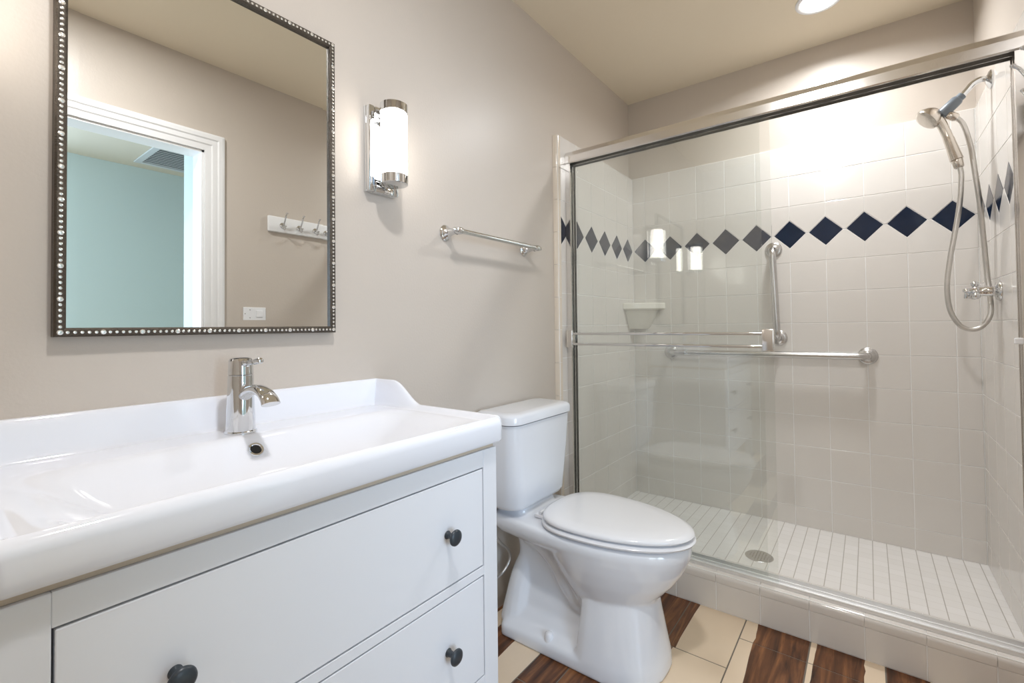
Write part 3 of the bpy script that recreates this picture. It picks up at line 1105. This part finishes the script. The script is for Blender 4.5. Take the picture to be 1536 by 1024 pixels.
bm = bmesh.new()
TR = []
for z, x1, hw, r in ((0.4445, 0.165, 0.150, 0.05), (0.450, 0.178, 0.166, 0.055), (0.466, 0.186, 0.175, 0.055), (0.55, 0.191, 0.181, 0.05), (0.65, 0.195, 0.190, 0.045), (0.757, 0.198, 0.197, 0.042)):
    TR.append(bow(rrect((0.016 + x1) / 2, AX, (x1 - 0.016) / 2, hw, r, z, 8), 0.012, x1))
loft(bm, TR)
obj('tank', bm, M['porcelain'], toi, smooth=60)
bm = bmesh.new()
TR = []
for z, x1, hw, r in ((0.7595, 0.200, 0.199, 0.042), (0.762, 0.205, 0.204, 0.044), (0.785, 0.205, 0.204, 0.044), (0.793, 0.201, 0.200, 0.042), (0.798, 0.192, 0.191, 0.036), (0.800, 0.17, 0.17, 0.03)):
    d = 0.205 - x1
    TR.append(bow(rrect((0.010 + d + x1) / 2, AX, (x1 - 0.010 - d) / 2, hw, r, z, 8), 0.012, x1))
loft(bm, TR)
obj('tank_lid', bm, M['porcelain'], toi, smooth=60)
for s in (-1, 1):
    bm = bmesh.new()
    lathe(bm, (0.300, AX + s * 0.142, 0.038), (0, 0, 1), [(0, 0.0165), (0.020, 0.0155), (0.030, 0.0125), (0.034, 0.007), (0.035, 0.001)], 24)
    obj('bolt_cap', bm, M['seat'], toi, smooth=60)
bm = bmesh.new()
hp = catmull([(0.055, 1.335, 0.44), (0.055, 1.33, 0.36), (0.060, 1.36, 0.30), (0.062, 1.41, 0.25), (0.062, 1.42, 0.21), (0.058, 1.38, 0.175), (0.05, 1.32, 0.165), (0.03, 1.27, 0.17), (0.012, 1.25, 0.17)], 10)
tube(bm, hp, 0.0055, 12)
hs = obj('supply_hose', bm, M['hose'], toi, smooth=60)
hs['label'] = 'thin looped metal supply hose'
bm = bmesh.new()
lathe(bm, (0.0, 1.25, 0.17), (1, 0, 0), [(0, 0.026), (0.004, 0.025), (0.006, 0.010), (0.03, 0.010), (0.031, 0.014), (0.042, 0.014)], 24)
obj('shutoff_valve', bm, M['chrome'], toi, smooth=50)

# ------------------------------------------------------------------ shower enclosure frame
enc = thing('shower_door_frame', 'bright aluminium frame around the shower opening with sliding track', 'shower frame', ((XC + XT) / 2, 1.955, ZCB))
Y0 = 1.928
XL = XC + 0.0006
XRr = XT - 0.0006
bm = bmesh.new()
prism(bm, [(Y0, 1.890), (Y0 - 0.003, 1.894), (Y0 - 0.003, 1.925), (Y0 + 0.006, 1.945), (Y0 + 0.014, 1.950), (Y0 + 0.058, 1.950), (Y0 + 0.060, 1.948), (Y0 + 0.060, 1.886), (Y0 + 0.056, 1.886),
           (Y0 + 0.056, 1.910), (Y0 + 0.033, 1.910), (Y0 + 0.033, 1.888), (Y0 + 0.030, 1.888), (Y0 + 0.030, 1.910), (Y0 + 0.004, 1.910), (Y0 + 0.004, 1.890)], 'x', XL, XRr)
obj('header', bm, M['alu'], enc)
bm = bmesh.new()
prism(bm, [(Y0 + 0.004, 1.899), (Y0 + 0.0555, 1.899), (Y0 + 0.0555, 1.9095), (Y0 + 0.004, 1.9095)], 'x', XL + 0.002, XRr - 0.002)
hg = obj('header_shadow', bm, M['track_shadow'], enc)  # grey strip that paints the shade under the header
for x0, x1 in ((XL, XL + 0.026), (XRr - 0.026, XRr)):
    bm = bmesh.new()
    s = 1 if x0 < 1 else -1
    b0, b1 = (x0, x1) if s == 1 else (x1, x0)
    prism(bm, [(b0, Y0 + 0.002), (b1, Y0 + 0.002), (b1, Y0 + 0.006), (b0 + s * 0.010, Y0 + 0.008), (b0 + s * 0.010, Y0 + 0.028), (b1, Y0 + 0.029), (b1, Y0 + 0.033), (b0 + s * 0.010, Y0 + 0.034),
               (b0 + s * 0.010, Y0 + 0.052), (b1, Y0 + 0.053), (b1, Y0 + 0.058), (b0, Y0 + 0.058)], 'z', ZCB + 0.001, 1.8895)
    obj('jamb', bm, M['alu'], enc)
bm = bmesh.new()
prism(bm, [(Y0, ZCB + 0.0005), (Y0 + 0.060, ZCB + 0.0005), (Y0 + 0.060, ZCB + 0.018), (Y0 + 0.056, ZCB + 0.018), (Y0 + 0.052, ZCB + 0.006), (Y0 + 0.033, ZCB + 0.006), (Y0 + 0.031, ZCB + 0.014),
           (Y0 + 0.029, ZCB + 0.014), (Y0 + 0.027, ZCB + 0.006), (Y0 + 0.008, ZCB + 0.006), (Y0 + 0.004, ZCB + 0.012), (Y0, ZCB + 0.012)], 'x', XL + 0.027, XRr - 0.027)
obj('bottom_track', bm, M['track'], enc)
bm = bmesh.new()
box(bm, (XRr - 0.045, Y0 - 0.012, 1.040), (XRr - 0.0262, Y0 + 0.004, 1.058), 0.003)
obj('bumper', bm, M['plate'], enc)

# sliding panes: both pushed over to the toilet side
def pane(x0, x1, y, name, label):
    t = thing(name, label, 'glass door', ((x0 + x1) / 2, y, ZCB + 0.01), group='sliding shower doors')
    obj('glass_panel', BX((x0, y - 0.003, ZCB + 0.0085), (x1, y + 0.003, 1.898)), M['glass'], t)
    return t


outer = pane(XL + 0.013, 0.906, Y0 + 0.018, 'sliding_glass_door', 'clear sliding shower door with towel rail nearest the toilet')
yr = Y0 - 0.024
for z in (1.0705, 1.0225):
    bm = bmesh.new()
    box(bm, (XL + 0.028, yr - 0.004, z - 0.0055), (0.888, yr + 0.004, z + 0.0055), 0.0025, 3)
    obj('towel_rail', bm, M['chrome'], outer, smooth=40)
for x0, x1 in ((XL + 0.014, XL + 0.046), (0.872, 0.914)):
    bm = bmesh.new()
    box(bm, (x0, yr - 0.008, 1.006), (x1, yr + 0.008, 1.088), 0.004, 3)
    box(bm, (x0 + 0.004, yr, 1.020), (x1 - 0.012, Y0 + 0.0148, 1.074), 0.002)
    obj('rail_bracket', bm, M['alu'], outer, smooth=40)
inner = pane(XL + 0.013, 0.868, Y0 + 0.043, 'sliding_glass_door', 'clear frameless inner shower door sliding behind the one with towel rail')

# ------------------------------------------------------------------ shower fittings
def grab(path, label, name='grab_bar'):
    t = thing(name, label, 'grab bar', path[0], group='grab bars on the back shower wall')
    bm = bmesh.new()
    tube(bm, path, 0.0165, 24)
    obj('bar', bm, M['steel'], t, smooth=60)
    for p in (path[0], path[-1]):
        bm = bmesh.new()
        lathe(bm, p, (0, -1, 0), [(0, 0.040), (0.003, 0.040), (0.006, 0.038), (0.0085, 0.030), (0.011, 0.0185), (0.013, 0.0168)], 40)
        obj('flange', bm, M['steel'], t, smooth=40)
    return t


def ubar(p, q, off=0.055, r=0.04):
    p, q = Vector(p), Vector(q)
    d = (q - p).normalized()
    o = Vector((0, -off, 0))
    on = o.normalized()
    pts = [p]
    c1 = p + o - on * r + d * r
    for i in range(9):
        a = math.radians(90 * i / 8)
        pts.append(c1 - d * r * math.cos(a) + on * r * math.sin(a))
    c2 = q + o - on * r - d * r
    for i in range(9):
        a = math.radians(90 * i / 8)
        pts.append(c2 + d * r * math.sin(a) + on * r * math.cos(a))
    pts.append(q)
    return pts


YW = L - 0.0002
grab(ubar((0.255, YW, 0.949), (1.184, YW, 0.951)), 'long horizontal stainless grab bar across the back shower wall')
grab(ubar((0.800, YW, 1.492), (0.816, YW, 1.034)), 'short upright stainless grab bar on the back shower wall')

# corner soap shelf
bm = bmesh.new()
cxs, cys = XC + 0.0004, L - 0.0004


def corner(sx, sy, z, n=10):
    pts = [Vector((cxs, cys, z)), Vector((cxs, cys - sy, z))]
    for i in range(1, n):
        a = math.pi / 2 * i / n
        # flattened curve between the two walls
        x, y = sx * math.sin(a), sy * math.cos(a)
        lx, ly = sx * i / n, sy * (1 - i / n)
        pts.append(Vector((cxs + 0.5 * (x + lx), cys - 0.5 * (y + ly), z)))
    pts.append(Vector((cxs + sx, cys, z)))
    return pts


loft(bm, [corner(0.085, 0.065, 1.085), corner(0.105, 0.085, 1.10), corner(0.138, 0.112, 1.16), corner(0.152, 0.126, 1.195), corner(0.192, 0.156, 1.203), corner(0.196, 0.160, 1.207), corner(0.196, 0.160, 1.236),
          corner(0.192, 0.156, 1.240), corner(0.178, 0.143, 1.240), corner(0.172, 0.137, 1.230)])
shelf = obj('soap_shelf', bm, M['shelf'], smooth=40)
tag(shelf, 'cream ceramic corner soap shelf in the tiled shower corner', 'soap shelf')

# floor drain
dr = thing('shower_drain', 'round metal drain cover in the white shower floor', 'drain', (0.785, 2.268, ZP))
bm = bmesh.new()
lathe(bm, (0.785, 2.268, ZP + 0.0002), (0, 0, 1), [(0, 0.056), (0.002, 0.056), (0.0035, 0.054), (0.0035, 0.047), (0.0028, 0.046)], 40)
obj('rim', bm, M['steel'], dr, smooth=40)
bm = bmesh.new()
lathe(bm, (0.785, 2.268, ZP + 0.0025), (0, 0, 1), [(0, 0.046), (0.0012, 0.046)], 40)
for i in range(-3, 4):
    for j in range(-3, 4):
        if math.hypot(i, j) <= 3.3:
            lathe(bm, (0.785 + i * 0.0115, 2.268 + j * 0.0115, ZP + 0.0034), (0, 0, 1), [(0, 0.0022), (0.0006, 0.0022)], 10, mi=1)
obj('strainer', bm, [M['steel'], M['black']], dr)

# shower arm and bracket on the right wall
XF = XT - 0.0002
YH = 2.405
sa = thing('shower_mount', 'chrome curved shower arm with grey bracket high on the tiled shower wall', 'shower arm', (XF, YH, 2.0))
bm = bmesh.new()
lathe(bm, (XF, YH, 2.000), (-1, 0, 0), [(0, 0.034), (0.003, 0.034), (0.008, 0.028), (0.013, 0.016), (0.016, 0.0125)], 36)
obj('flange', bm, M['chrome'], sa, smooth=50)
bm = bmesh.new()
tube(bm, catmull([(XF - 0.005, YH, 2.002), (1.545, YH, 2.008), (1.522, YH, 2.000), (1.503, YH, 1.978), (1.486, YH, 1.958)], 8), 0.0105, 18)
obj('pipe', bm, M['chrome'], sa, smooth=60)
bm = bmesh.new()
ax = Vector((-0.72, -0.02, -0.70))
lathe(bm, (1.492, YH, 1.965), ax, [(0, 0.011), (0.002, 0.0145), (0.016, 0.0145), (0.018, 0.017), (0.024, 0.0195), (0.085, 0.021), (0.088, 0.0195)], 28)
br = obj('holder', bm, M['greygrip'], sa, smooth=50)
br['label'] = 'grey plastic bracket'

# hand shower: head, handle, hose
hs = thing('hand_shower', 'satin nickel hand shower with hanging metal hose beside the shower arm', 'hand shower', (1.42, YH, 1.88))
bm = bmesh.new()
hc = Vector((1.395, YH - 0.012, 1.902))
hd = Vector((-0.66, -0.22, -0.66)).normalized()
lathe(bm, hc - hd * 0.034, hd, [(0, 0.008), (0.006, 0.022), (0.018, 0.033), (0.032, 0.041), (0.044, 0.044), (0.050, 0.043), (0.052, 0.038), (0.0535, 0.036), (0.0545, 0.030), (0.0545, 0.001)], 36)
obj('spray_head', bm, M['nickel'], hs, smooth=45)
bm = bmesh.new()
hh = catmull([(1.405, YH - 0.010, 1.902), (1.424, YH - 0.008, 1.880), (1.441, YH - 0.004, 1.835), (1.457, YH - 0.004, 1.775), (1.470, YH - 0.004, 1.722)], 8)
n = len(hh)
tube(bm, hh, [0.020 - 0.004 * math.sin(math.pi * i / n) + (0.001 if i > n * .6 else 0) for i in range(n)], 22)
lathe(bm, hh[-1], (0.2, 0, -0.98), [(0, 0.0165), (0.002, 0.0175), (0.03, 0.015), (0.033, 0.012)], 22)
obj('handle', bm, M['nickel'], hs, smooth=60)
bm = bmesh.new()
YQ = YH - 0.004
hose_pts = [(1.478, YQ, 1.690), (1.481, YQ, 1.660), (1.478, YQ, 1.590), (1.469, YQ, 1.510), (1.458, YQ, 1.440), (1.443, YQ, 1.342), (1.433, YQ, 1.245), (1.439, YQ, 1.155), (1.464, YQ, 1.096),
            (1.497, YQ, 1.077), (1.527, YQ, 1.090), (1.549, YQ, 1.135), (1.553, YQ + 0.03, 1.208), (1.549, YQ + 0.04, 1.282), (1.540, YQ + 0.03, 1.432), (1.530, YQ + 0.01, 1.557), (1.519, YQ, 1.659), (1.509, YQ, 1.762), (1.491, YQ, 1.850), (1.470, YQ, 1.885)]
tube(bm, catmull(hose_pts, 10), 0.0085, 14)
obj('hose', bm, M['hose'], hs, smooth=70)
bm = bmesh.new()
lathe(bm, (1.447, YH - 0.002, 1.902), (0.75, 0, -0.55), [(0, 0.012), (0.004, 0.0155), (0.028, 0.0155), (0.036, 0.011)], 22)
obj('hose_nut', bm, M['nickel'], hs, smooth=50)

# valve
YV = 2.36
sv = thing('shower_valve', 'chrome shower valve with lever handle on the tiled wall beside the hose loop', 'shower valve', (XF, YV, 1.215))
ZV = 1.216
bm = bmesh.new()
lathe(bm, (XF, YV, ZV), (-1, 0, 0), [(0, 0.036), (0.003, 0.036), (0.009, 0.031), (0.013, 0.022), (0.016, 0.0185), (0.040, 0.0185), (0.043, 0.0165), (0.062, 0.0175), (0.066, 0.010)], 32)
obj('escutcheon', bm, M['chrome'], sv, smooth=45)
bm = bmesh.new()
lathe(bm, (1.512, YV, ZV), (-1, 0, 0), [(0, 0.016), (0.004, 0.021), (0.012, 0.021), (0.018, 0.014), (0.030, 0.0095), (0.034, 0.008)], 28)
for ang in (90, 215, 325):
    d = Vector((0, math.cos(math.radians(ang)), math.sin(math.radians(ang))))
    b0 = Vector((1.504, YV, ZV))
    lathe(bm, b0, d, [(0, 0.008), (0.016, 0.0075), (0.024, 0.011), (0.032, 0.012), (0.037, 0.008), (0.0385, 0.001)], 18)
obj('handle', bm, M['chrome'], sv, smooth=50)
bm = bmesh.new()
lathe(bm, (1.482, YV, ZV + 0.012), (0, 0, -1), [(0, 0.008), (0.003, 0.0115), (0.012, 0.0115), (0.014, 0.0075), (0.034, 0.0085), (0.036, 0.007)], 20)
obj('diverter_spout', bm, M['chrome'], sv, smooth=50)

# ------------------------------------------------------------------ recessed ceiling lights
def can(x, y, label):
    t = thing('recessed_light', label, 'ceiling light', (x, y, CEIL), group='recessed ceiling lights')
    bm = bmesh.new()
    lathe(bm, (x, y, CEIL - 0.0002), (0, 0, -1), [(0, 0.088), (0.003, 0.088), (0.006, 0.084), (0.007, 0.076), (0.004, 0.070), (0.002, 0.069)], 48)
    obj('trim_ring', bm, M['plate'], t, smooth=40)
    bm = bmesh.new()
    lathe(bm, (x, y, CEIL - 0.001), (0, 0, -1), [(0, 0.069), (0.003, 0.069), (0.0045, 0.05)], 40)
    l = obj('lens', bm, M['lens'], t)
    l['label'] = 'glowing white lens'


can(*SHOWER_LIGHT, 'lit round recessed ceiling light above the shower')
can(*MAIN_LIGHT, 'lit round recessed ceiling light above the vanity')

# ------------------------------------------------------------------ things on the wall facing the mirror
hr = thing('hook_rail', 'white wooden rail with chrome coat hooks seen in the mirror', 'coat rack', (XR, 1.56, 1.71))
hy0, hy1, hz0, hz1 = 1.253, 1.86, 1.667, 1.757
bm = bmesh.new()
box(bm, (XR - 0.018, hy0, hz0), (XR - 0.0003, hy1, hz1), 0.006, 3)
obj('board', bm, M['trim'], hr, smooth=40)
for k in range(5):
    y = 1.332 + k * 0.100
    z = 1.708
    bm = bmesh.new()
    lathe(bm, (XR - 0.0178, y, z), (-1, 0, 0), [(0, 0.016), (0.002, 0.016), (0.005, 0.012), (0.006, 0.004)], 20)
    p = [(XR - 0.02, y, z), (XR - 0.035, y, z + 0.005), (XR - 0.048, y, z + 0.025), (XR - 0.060, y, z + 0.05), (XR - 0.072, y, z + 0.062)]
    tube(bm, catmull(p, 5), 0.0042, 10)
    q = [(XR - 0.02, y, z - 0.006), (XR - 0.032, y, z - 0.022), (XR - 0.048, y, z - 0.024), (XR - 0.055, y, z - 0.008)]
    tube(bm, catmull(q, 5), 0.0042, 10)
    for e in (p[-1], q[-1]):
        lathe(bm, Vector(e) - Vector((0, 0, 0.004)), (0, 0, 1), [(0, 0.003), (0.003, 0.0065), (0.007, 0.0065), (0.010, 0.002)], 12)
    obj('hook', bm, M['chrome'], hr, smooth=50)

sp = thing('wall_plate', 'white wall switch plate between door casing and hook rail in the mirror', 'switch plate', (XR, 1.185, 1.2))
py0, py1, pz0, pz1 = 1.126, 1.244, 1.158, 1.230
obj('plate', BX((XR - 0.006, py0, pz0), (XR - 0.0003, py1, pz1), 0.002), M['plate'], sp)
obj('rocker', BX((XR - 0.009, 1.192, pz0 + 0.018), (XR - 0.005, 1.226, pz1 - 0.018), 0.001), M['plate'], sp)
for y, z in ((1.160, pz1 - 0.014), (1.160, pz0 + 0.014), (1.135, (pz0 + pz1) / 2)):
    bm = bmesh.new()
    lathe(bm, (XR - 0.0055, y, z), (-1, 0, 0), [(0, 0.003), (0.0012, 0.0026)], 12)
    obj('screw', bm, M['steel'], sp)

# hall ceiling vent
vt = thing('ceiling_vent', 'grey slatted air vent on the hall ceiling seen in the mirror', 'vent', (3.28, 1.38, CEIL))
vx0, vx1, vy0, vy1 = 2.95, 3.62, 1.14, 1.60
zc = CEIL - 0.0005
bm = bmesh.new()
fwv = 0.045
for a, b in (((vx0, vy0, zc - 0.012), (vx1, vy0 + fwv, zc)), ((vx0, vy1 - fwv, zc - 0.012), (vx1, vy1, zc)), ((vx0, vy0 + fwv, zc - 0.012), (vx0 + fwv, vy1 - fwv, zc)), ((vx1 - fwv, vy0 + fwv, zc - 0.012), (vx1, vy1 - fwv, zc))):
    box(bm, a, b, 0.003)
obj('frame', bm, M['vent'], vt)
obj('duct_face', BX((vx0 + fwv, vy0 + fwv, zc - 0.002), (vx1 - fwv, vy1 - fwv, zc)), M['ventdark'], vt)
for k in range(13):
    x = vx0 + fwv + 0.02 + k * 0.0445
    bm = bmesh.new()
    loft(bm, [[Vector((x, yy, zc - 0.003)), Vector((x + 0.003, yy, zc - 0.009)), Vector((x + 0.0055, yy, zc - 0.0085)), Vector((x + 0.0015, yy, zc - 0.0015))] for yy in (vy0 + fwv, vy1 - fwv)])
    obj('slat', bm, M['vent'], vt)
